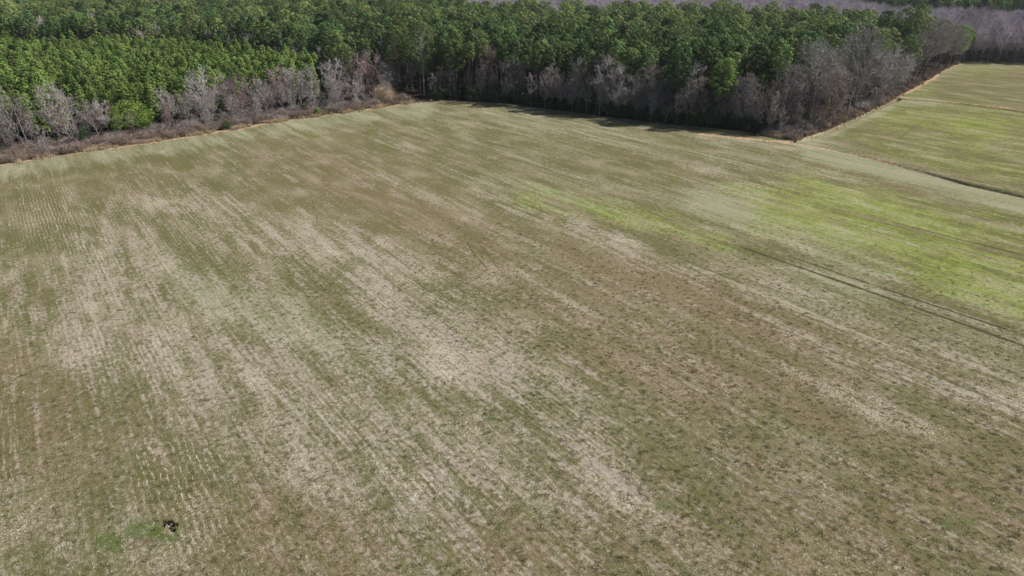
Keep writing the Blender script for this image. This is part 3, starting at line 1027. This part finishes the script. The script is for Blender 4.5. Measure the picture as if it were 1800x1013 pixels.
ymesh = [meshes(d, ('trunk', 'crown'), (M['pine_bark'], M['young'])) for d in YOUNG]
pmesh = [meshes(d, ('trunk', 'crown'), (M['pine_bark'], M['pine'])) for d in PINES]
for q, i in enumerate(yi):
    x, y = YX[i], YY[i]
    px_, py_ = proj(x, y, 8)
    t = thing('young_pine_tree', 'short bright green pine in the dense young plantation, %s half' % ('left' if px_ < 300 else 'right'),
              'pine tree', (x, y, -0.05), rnd.random() * 6.28, ys[i], 'young plantation pines, %s half' % ('left' if px_ < 300 else 'right'))
    for me in ymesh[rnd.integers(len(ymesh))]:
        part(me.name.split('.')[0], me, t)
for q, i in enumerate(ti):
    x, y = TX[i], TY[i]
    px_, py_ = proj(x, y, 17)
    where = 'left of centre' if px_ < 780 else 'at the centre' if px_ < 1150 else 'right of centre'
    t = thing('pine_tree', 'tall dark green pine at the front of the mature wood, %s' % where,
              'pine tree', (x, y, -0.05), rnd.random() * 6.28, ts[i], 'mature pines ' + where)
    for me in pmesh[rnd.integers(len(pmesh))]:
        part(me.name.split('.')[0], me, t)

def two(v):
    (a, b), (c, d) = v
    return [(a, b, 0), (c, d, 1)]

scatter('young_pine_plantation', [two(v) for v in YOUNG], [M['pine_bark'], M['young']], P3(YX[yr], YY[yr]),
        rnd.integers(0, len(YOUNG), len(yr)), rn(len(yr), 0, 6.28), ys[yr], 'dense young pine plantation behind its front rows', 'pine plantation')
X = np.concatenate([TX[tr_], FX]); Y = np.concatenate([TY[tr_], FY])
S = np.concatenate([ts[tr_], rn(len(FX), 1.1, 1.5)])
nat = np.concatenate([natural[tr_], np.zeros(len(FX), bool)])
pk = rnd.integers(0, len(PINES), len(X))
pk = np.where(rnd.random(len(X)) < 0.04, len(PINES), pk)
pk = np.where(nat & (rnd.random(len(X)) < 0.42), rnd.integers(len(PINES), len(PINES) + len(OLDP), len(X)), pk)
scatter('pine_forest', [two(v) for v in PINES] + [[(v[0][0], v[0][1], 0), (v[1][0], v[1][1], 2)] for v in OLDP], [M['pine_bark'], M['pine'], M['oldpine']], P3(X, Y), pk, rn(len(X), 0, 6.28), S,
        'dark green pine forest stretching away behind its front rows', 'pine forest')
scatter('bare_woodland', [two(v) for v in BARE + SLIM], [M['grey_bark'], M['twig_hazed']], P3(BXs, BYs),
        rnd.integers(0, len(BARE) + len(SLIM), len(BXs)), rn(len(BXs), 0, 6.28), np.where(np.hypot(BXs, BYs) > 480, rn(len(BXs), 1.1, 1.4), rn(len(BXs), 0.85, 1.25)),
        'grey leafless woodland beyond the pines and behind the right field', 'bare woodland')
print('pines', len(YX), len(TX), 'far', len(FX), 'bare', len(BXs))

# ================================================================== field edge
def height_for(X, Y, ty):
    v = (506.5 - ty) / FPX
    return CAM_H + Y * (v * cp - sp) / (cp + v * sp)

KM = {'grey': ('grey_bark', 'twig_grey'), 'pale': ('pale_bark', 'twig_grey'), 'birch': ('pale_bark', 'twig_pale'), 'white': ('pale_bark', 'twig_pale'),
      'pink': ('grey_bark', 'twig_red'), 'red': ('grey_bark', 'twig_red'), 'dim': ('dark_bark', 'twig_brown'), 'big': ('grey_bark', 'twig_pale'),
      'dark': ('dark_bark', 'twig_grey')}
for q, (bx, by, tx, ty, wpx, kind, label) in enumerate(BT):
    x, y = at(bx, by)
    H = height_for(x, y, ty)
    dist = math.hypot(math.hypot(x, y), CAM_H)
    W = wpx * dist / FPX
    lx = (tx - bx) * dist / FPX / H
    big = kind == 'big'
    cb = {'birch': 0.42, 'dark': 0.50, 'big': 0.30, 'dim': 0.3}.get(kind, 0.24)
    two_ = kind in ('pale', 'white') and q % 2
    d = make_bare(900 + q, H, W, 0.0105 * H * {'big': 1.35, 'dark': 1.7, 'birch': .8}.get(kind, 1.0), cb,
                  n1=10 if kind == 'birch' else 22 if big else 17, n2=10 if big else 8, n3=6, n4=4, lean=(lx, 0), trunks=2 if two_ else 1,
                  leader=0.62 if big else 0.78, rise=0.7 if big else 1.2, wide=0.6, twig_w=0.045)
    t = thing('bare_tree', label, 'bare tree', (x, y, 0.0))
    for me in meshes(d, ('trunk', 'crown'), (M[KM[kind][0]], M[KM[kind][1]])):
        part(me.name.split('.')[0], me, t)

# smaller leafless trees between them, alike within each stretch
def along(x0, x1, n, inset0, inset1):
    """points inside the wood along the field edge, inset in metres"""
    out = []
    for i in range(n):
        px_ = x0 + (x1 - x0) * (i + rnd.random()) / n
        a, b = at(px_, float(edge_y(px_)))
        e1 = at(px_ + 6, float(edge_y(px_ + 6)))
        e0 = at(px_ - 6, float(edge_y(px_ - 6)))
        tx_, ty_ = e1[0] - e0[0], e1[1] - e0[1]
        L = math.hypot(tx_, ty_)
        nx, ny = -ty_ / L, tx_ / L           # to the left of the edge direction = into the wood
        ins = rnd.uniform(inset0, inset1)
        out.append((a + nx * ins, b + ny * ins))
    return out

SM = [meshes(make_bare(600 + i, 11 + i * 0.8, 4.6 + (i % 3) * 0.7, 0.09, 0.28, n1=12, rise=1.3), ('trunk', 'crown'), (M['grey_bark'], M['twig_grey'])) for i in range(4)]
SD = [meshes(make_bare(660 + i, 12 + i * 0.8, 4.4 + (i % 3) * 0.7, 0.10, 0.35, n1=12, rise=1.3), ('trunk', 'crown'), (M['dark_bark'], M['twig_shaded'])) for i in range(4)]
SP = [meshes(make_bare(620 + i, 11 + i * 0.8, 4.6 + (i % 3) * 0.7, 0.09, 0.28, n1=12, rise=1.3), ('trunk', 'crown'), (M['pale_bark'], M['twig_pale'])) for i in range(4)]
SB = [meshes(make_bare(640 + i, 11 + i * 0.8, 4.6 + (i % 3) * 0.7, 0.09, 0.28, n1=12, rise=1.3, trunks=2), ('trunk', 'crown'), (M['grey_bark'], M['twig_brown'])) for i in range(4)]
for (x0, x1, n, i0, i1, sets, s0, s1, lab, grp) in [
        (0, 340, 14, 6, 18, [SB, SM], 0.5, 0.8, 'small leafless tree in the brush before the young pines, far left', 'small bare trees, far left edge'),
        (340, 740, 34, 6, 22, [SM, SM, SP], 0.6, 0.95, 'small leafless tree in the grey thicket before the pines, left edge', 'small bare trees, left edge thicket'),
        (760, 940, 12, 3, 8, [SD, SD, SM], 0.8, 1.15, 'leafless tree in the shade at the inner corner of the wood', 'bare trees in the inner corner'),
        (940, 1340, 46, 3, 9, [SD, SM, SM, SP], 0.75, 1.25, 'slim grey leafless tree in the shaded edge of the pine wood', 'bare trees along the shaded edge'),  # pale set stands in for sunlit crowns, darkened set for shaded ones
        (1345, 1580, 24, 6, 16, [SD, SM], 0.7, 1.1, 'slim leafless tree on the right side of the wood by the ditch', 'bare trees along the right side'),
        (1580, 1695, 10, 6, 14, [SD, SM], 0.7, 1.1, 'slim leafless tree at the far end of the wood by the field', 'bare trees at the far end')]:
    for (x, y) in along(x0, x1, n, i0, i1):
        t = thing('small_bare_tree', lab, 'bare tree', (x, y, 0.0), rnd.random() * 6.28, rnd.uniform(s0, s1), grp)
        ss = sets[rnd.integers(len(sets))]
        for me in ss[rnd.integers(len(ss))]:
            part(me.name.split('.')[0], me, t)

# pines that stand out
def hero_pine(bx, by, ty, wpx, cb, label, mat='pine', seed=0, n=80, name='pine_tree'):
    x, y = at(bx, by)
    H = height_for(x, y, ty)
    dist = math.hypot(math.hypot(x, y), CAM_H)
    rad = wpx * dist / FPX / 2
    d = make_pine(seed, H * 0.97, H * cb, rad, n, 80, 0.38, rad * 0.25, conic=0.05, gap=0.06)
    t = thing(name, label, 'pine tree', (x, y, 0.0), 0.3 * seed)
    for me in meshes(d, ('trunk', 'crown'), (M['pale_bark'] if seed == 41 else M['pine_bark'], M[mat])):
        part(me.name.split('.')[0], me, t)
hero_pine(746, 168, 38, 50, 0.32, 'tallest pine, broad layered crown and pale trunk, at the inner field corner', 'oldpine', seed=41, n=140)
hero_pine(1264, 222, 102, 44, 0.42, 'bright green pine standing forward low in the shaded edge', 'young', seed=42)
hero_pine(700, 158, 52, 44, 0.35, 'broad olive-topped pine just left of the tallest pine', 'oldpine', seed=49, n=110)
hero_pine(1187, 214, 92, 42, 0.48, 'dark green pine standing forward between grey bare trees', seed=43)
hero_pine(1100, 196, 84, 38, 0.6, 'pine rising right behind the widest pale bare tree', seed=44)
hero_pine(1584, 150, 62, 38, 0.3, 'green pine between the round-headed bare tree and dark trunks', seed=45)
hero_pine(1679, 114, 44, 30, 0.35, 'yellowish green pine at the far end of the wood', 'young', seed=46)
hero_pine(1692, 110, 52, 22, 0.35, 'small green pine last before the far right field', seed=47)
hero_pine(800, 170, 70, 42, 0.45, 'dark pine just right of the tallest pine', seed=48)

# the round green tree
def round_tree():
    x, y = at(236, 239)
    H = height_for(x, y, 177)
    dist = math.hypot(math.hypot(x, y), CAM_H)
    Wd = 66 * dist / FPX
    rng = np.random.default_rng(5)
    g, tg = Geo(), Geo()
    tg.tube([(0, 0, -.2), (.1, 0, H * .4), (0, .1, H * .7)], [.28, .2, .08], 8)
    for i in range(110):
        a = rng.random() * 6.28
        u = rng.uniform(-0.75, 1.0)
        rr_ = math.sqrt(max(0, 1 - u * u)) * Wd * 0.42 * rng.uniform(.8, 1.08)
        c = np.array([math.cos(a) * rr_, math.sin(a) * rr_, H * 0.52 + u * H * 0.42])
        m = 60
        D = rng.normal(size=(m, 3)); D /= np.linalg.norm(D, axis=1)[:, None]
        N = D + rng.normal(size=(m, 3)) * 0.4
        g.quads(c + D * (rng.uniform(.5, 1.1, m) * Wd * .105)[:, None] * [1, 1, .7], N / np.linalg.norm(N, axis=1)[:, None], rng.uniform(.22, .42, m), rng.uniform(.5, .9, m), rng)
        if i % 6 == 0:
            tg.tube([(0, 0, H * .35), tuple(c * .6 + [0, 0, H * .1]), tuple(c)], [.09, .06, .02], 4)
    t = thing('round_evergreen_tree', 'round bright green evergreen tree low in the brush of the left edge', 'evergreen tree', (x, y, 0))
    for me in meshes([tg.data(), g.data()], ('trunk', 'crown'), (M['dark_bark'], M['cedar'])):
        part(me.name.split('.')[0], me, t)
round_tree()

# evergreen shrubs
def shrub(bx, by, ty, wpx, label, mat='evergreen', seed=0):
    x, y = at(bx, by)
    H = height_for(x, y, ty)
    dist = math.hypot(math.hypot(x, y), CAM_H)
    d = make_leafbush(seed, H, wpx * dist / FPX, 1400, 0.30, 16)
    me = mesh_from('evergreen_shrub', *d)
    me.materials.append(M[mat])
    o = bpy.data.objects.new('evergreen_shrub', me)
    o.location = (x, y, 0)
    o['label'] = label
    o['category'] = 'shrub'
    col.objects.link(o)
for q, a in enumerate([
        (99, 255, 238, 26, 'dark green shrub left of the full-crowned grey tree foot'),
        (150, 258, 222, 32, 'tall loose green shrub between grey tree and slender pale tree'),
        (383, 217, 200, 14, 'dark green shrub under the whitish tree'),
        (399, 228, 214, 18, 'round dark green shrub at the field edge right of the whitish tree'),
        (531, 197, 184, 20, 'dark shrub at the foot of the pale clump'),
        (558, 204, 191, 14, 'bright green little shrub nearest the field below the pale clump', 'cedar'),
        (571, 190, 170, 14, 'upright dark evergreen between the pale clump and broad whitish tree'),
        (613, 184, 168, 16, 'green shrub below the reddish-topped tree, on its left'),
        (1531, 176, 164, 16, 'green shrub left of the round-headed bare tree'),
        (1578, 156, 142, 14, 'bright green shrub right of the round-headed bare tree', 'cedar'),
        (1390, 230, 206, 24, 'tall green shrub behind the paired pale stems'),
        (1712, 109, 92, 26, 'big dark evergreen shrub at the left of the far field end'),
        (1766, 111, 98, 32, 'big dark evergreen shrub at the right of the far field end'),
        (806, 172, 158, 10, 'small green shrub in the dark inner corner')]):
    shrub(*a[:5], *(a[5:] or ('evergreen',)), seed=70 + q)

# brush, dead grass: nobody could count them
BUSH = [make_bush(700 + i, 2.2, 2.6, 110, 0.035) for i in range(5)]
ROUNDB = make_bush(720, 6.5, 7.0, 500, 0.05)
def brush(name, lab, mat, segs, s0, s1):
    P = []
    for (x0, x1, n, i0, i1) in segs:
        P += along(x0, x1, n, i0, i1)
    P = np.array([(x, y, -0.05) for x, y in P])
    cl = 0.5 + 0.5 * np.sin(P[:, 0] * 0.45 + 2 * np.sin(P[:, 1] * .21)) * np.sin(P[:, 1] * 0.52 + 1.3 * np.sin(P[:, 0] * .3))
    P = P[rnd.random(len(P)) < 0.35 + 0.65 * cl]
    cl = 0.5 + 0.5 * np.sin(P[:, 0] * 0.45 + 2 * np.sin(P[:, 1] * .21)) * np.sin(P[:, 1] * 0.52 + 1.3 * np.sin(P[:, 0] * .3))
    scatter(name, [[(a, b, 0)] for a, b in BUSH], [M[mat]], P, rnd.integers(0, len(BUSH), len(P)), rn(len(P), 0, 6.28),
            rn(len(P), s0, s1) * (0.7 + 0.7 * cl), lab, 'brush')
brush('brush', 'reddish brown leafless brush along the wooded left edge', 'twig_brown',
      [(-80, 350, 330, 1.5, 8), (-80, 350, 100, 8, 18), (350, 745, 190, 2.5, 8), (350, 745, 60, 8, 20), (1345, 1580, 130, 2.5, 8), (1580, 1690, 50, 1, 6)], 0.55, 1.15)
brush('grey_brush', 'grey leafless thicket under the edge trees', 'twig_grey',
      [(-80, 350, 90, 5, 18), (350, 745, 160, 4, 20), (1345, 1690, 120, 3, 12)], 0.6, 1.3)
me = mesh_from('rounded_bush', *ROUNDB)
me.materials.append(M['straw'])
o = bpy.data.objects.new('rounded_bush', me)
o.location = (*at(676, 180), 0)
o['label'] = 'rounded tan leafless bush between the reddish-topped tree and tallest pine'
o['category'] = 'bush'
col.objects.link(o)

LB = [make_leafbush(730 + i, 3.0, 3.6, 900, 0.30, 12) for i in range(3)]  # added bushes, placed to cover sunlit forest floor and keep it dark
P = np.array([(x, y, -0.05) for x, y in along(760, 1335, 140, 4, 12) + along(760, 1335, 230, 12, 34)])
scatter('added_underbrush', [[(a, b, 0)] for a, b in LB], [M['evergreen']], P, rnd.integers(0, 3, len(P)), rn(len(P), 0, 6.28), rn(len(P), 0.6, 1.5),
        'dark evergreen underbrush added to hide the sunlit floor under the pines', 'underbrush')
GR = [make_grass(740 + i, 1.0, 1.0, 70, 0.05, 0.25) for i in range(4)]
P = []
for (x0, x1, n, i0, i1) in [(120, 300, 650, 0.2, 3.4), (300, 460, 420, 0.2, 3.6), (460, 760, 900, 0.2, 5.0), (340, 740, 160, 4, 14), (-60, 120, 80, .2, 2), (1330, 1580, 800, 0.8, 6.0), (1580, 1695, 90, .3, 2.5)]:
    P += along(x0, x1, n, i0, i1)
P = np.array([(x, y, -0.05) for x, y in P])
P = P[rnd.random(len(P)) < np.clip(0.45 + 0.8 * np.sin(P[:, 0] * .33) * np.sin(P[:, 0] * .13 + P[:, 1] * .19), 0.08, 1)]
P[:, :2] += rnd.normal(size=(len(P), 2)) * 0.5
scatter('dead_grass', [[(a, b, 0)] for a, b in GR], [M['straw']], P, rnd.integers(0, 4, len(P)), rn(len(P), 0, 6.28), rn(len(P), 0.4, 1.3),
        'tall tan dead grass along the field edges', 'dead grass')

# ================================================================== field details
def tracks():
    t = NT('wheel_rut_soil')
    geo = t.n('ShaderNodeNewGeometry').outputs['Position']
    n = t.noise(geo, 0.5, 5, 0.7)
    m = t.bsdf(t.mix(t.rng(n, .3, .7), (0.035, 0.03, 0.018), (0.09, 0.08, 0.045)), 1.0, None, 0.0, None, t.mul(t.rng(n, 0.32, 0.54), 0.9))
    V, F = [], []
    for pts, w in [([(1378, 448), (1515, 495), (1660, 544), (1800, 589), (1900, 622)], 0.28),
                   ([(1300, 434), (1435, 481), (1619, 545), (1720, 580), (1800, 609), (1900, 645)], 0.42),
                   ([(1569, 391), (1700, 425), (1800, 448)], 0.2), ([(1480, 385), (1640, 425), (1800, 470)], 0.15),
                   ([(842, 428), (880, 478), (919, 511)], 0.06),
                   ([(820, 425), (831, 444), (858, 475)], 0.1), ([(550, 355), (559, 394)], 0.05),
                   ([(1639, 203), (1610, 222), (1579, 246)], 0.10), ([(1575, 262), (1615, 272)], 0.14)]:
        W = [at(*p) for p in pts]
        Q = []
        for (a, b), (c, d) in zip(W[:-1], W[1:]):
            k = max(2, int(math.hypot(c - a, d - b) / 2.0))
            Q += [(a + (c - a) * i / k, b + (d - b) * i / k) for i in range(k)]
        Q = np.array(Q + [W[-1]])
        T = np.gradient(Q, axis=0)
        T /= np.linalg.norm(T, axis=1)[:, None]
        Nn = np.stack([-T[:, 1], T[:, 0]], 1)
        ww = w * rnd.uniform(0.5, 1.2, len(Q))[:, None]
        A, B = Q + Nn * ww, Q - Nn * ww
        n0 = sum(len(v) for v in V)
        XY = np.concatenate([A, B])
        V.append(np.column_stack([XY, ground_height(XY[:, 0], XY[:, 1]) + 0.02]))
        k = np.arange(len(Q) - 1)
        F.append(np.stack([k, k + 1, k + 1 + len(Q), k + len(Q)], 1) + n0)
    me = mesh_from('wheel_ruts', np.concatenate(V), np.concatenate(F))
    me.materials.append(m)
    o = bpy.data.objects.new('wheel_ruts', me)
    o['kind'] = 'structure'
    col.objects.link(o)
tracks()

# low tufts and straw over the near field
def field_points(n, dmax, use):
    a = R(1) * rnd.uniform(-43, 43, n)
    r = np.sqrt(rnd.uniform(36 ** 2, dmax ** 2, n))
    X, Y = r * np.sin(a), r * np.cos(a)
    px, py = proj(X, Y)
    k = (py > edge_y(px) + 3) & (py < 1060) & (px > -60) & (px < 1860)
    X, Y, px, py = X[k], Y[k], px[k], py[k]
    tan = layers(px, py)[0]
    k = rnd.random(len(X)) < use(tan, 1 - smooth(45, 150, np.hypot(X, Y)))
    X, Y = X[k], Y[k]
    return np.column_stack([X, Y, ground_height(X, Y) - 0.01])
TU = [make_grass(760 + i, 0.13, 0.42, 26, 0.035, 0.9) for i in range(5)]
P = field_points(80000, 150, lambda t, f: (0.65 - 0.55 * t) * f)
scatter('grass_tufts', [[(a, b, 0)] for a, b in TU], [M['tuft']], P, rnd.integers(0, 5, len(P)), rn(len(P), 0, 6.28), rn(len(P), 0.5, 1.3),
        'olive grass tufts over the near field', 'grass')
ST = [make_grass(780 + i, 0.07, 0.40, 16, 0.03, 2.2) for i in range(5)]
P = field_points(90000, 150, lambda t, f: (0.25 + 0.7 * t) * f)
scatter('straw_litter', [[(a, b, 0)] for a, b in ST], [M['field_straw']], P, rnd.integers(0, 5, len(P)), rn(len(P), 0, 6.28), rn(len(P), 0.5, 1.3),
        'pale straw litter lying over the near field', 'straw')

# ================================================================== haze
def haze():
    V = [(-2600, -2600, -4), (2600, -2600, -4), (2600, 2600, -4), (-2600, 2600, -4), (-2600, -2600, 60), (2600, -2600, 60), (2600, 2600, 60), (-2600, 2600, 60)]
    F = [(0, 3, 2, 1), (4, 5, 6, 7), (0, 1, 5, 4), (1, 2, 6, 5), (2, 3, 7, 6), (3, 0, 4, 7)]
    me = mesh_from('haze', V, F)
    m = bpy.data.materials.new('haze')
    m.use_nodes = True
    nt = m.node_tree
    for n in list(nt.nodes):
        nt.nodes.remove(n)
    v = nt.nodes.new('ShaderNodeVolumePrincipled')
    v.inputs['Color'].default_value = (0.78, 0.86, 1.0, 1)
    v.inputs['Density'].default_value = 0.00004
    v.inputs['Anisotropy'].default_value = 0.2
    ou = nt.nodes.new('ShaderNodeOutputMaterial')
    nt.links.new(v.outputs[0], ou.inputs['Volume'])
    me.materials.append(m)
    o = bpy.data.objects.new('haze', me)
    o['kind'] = 'stuff'
    col.objects.link(o)
haze()
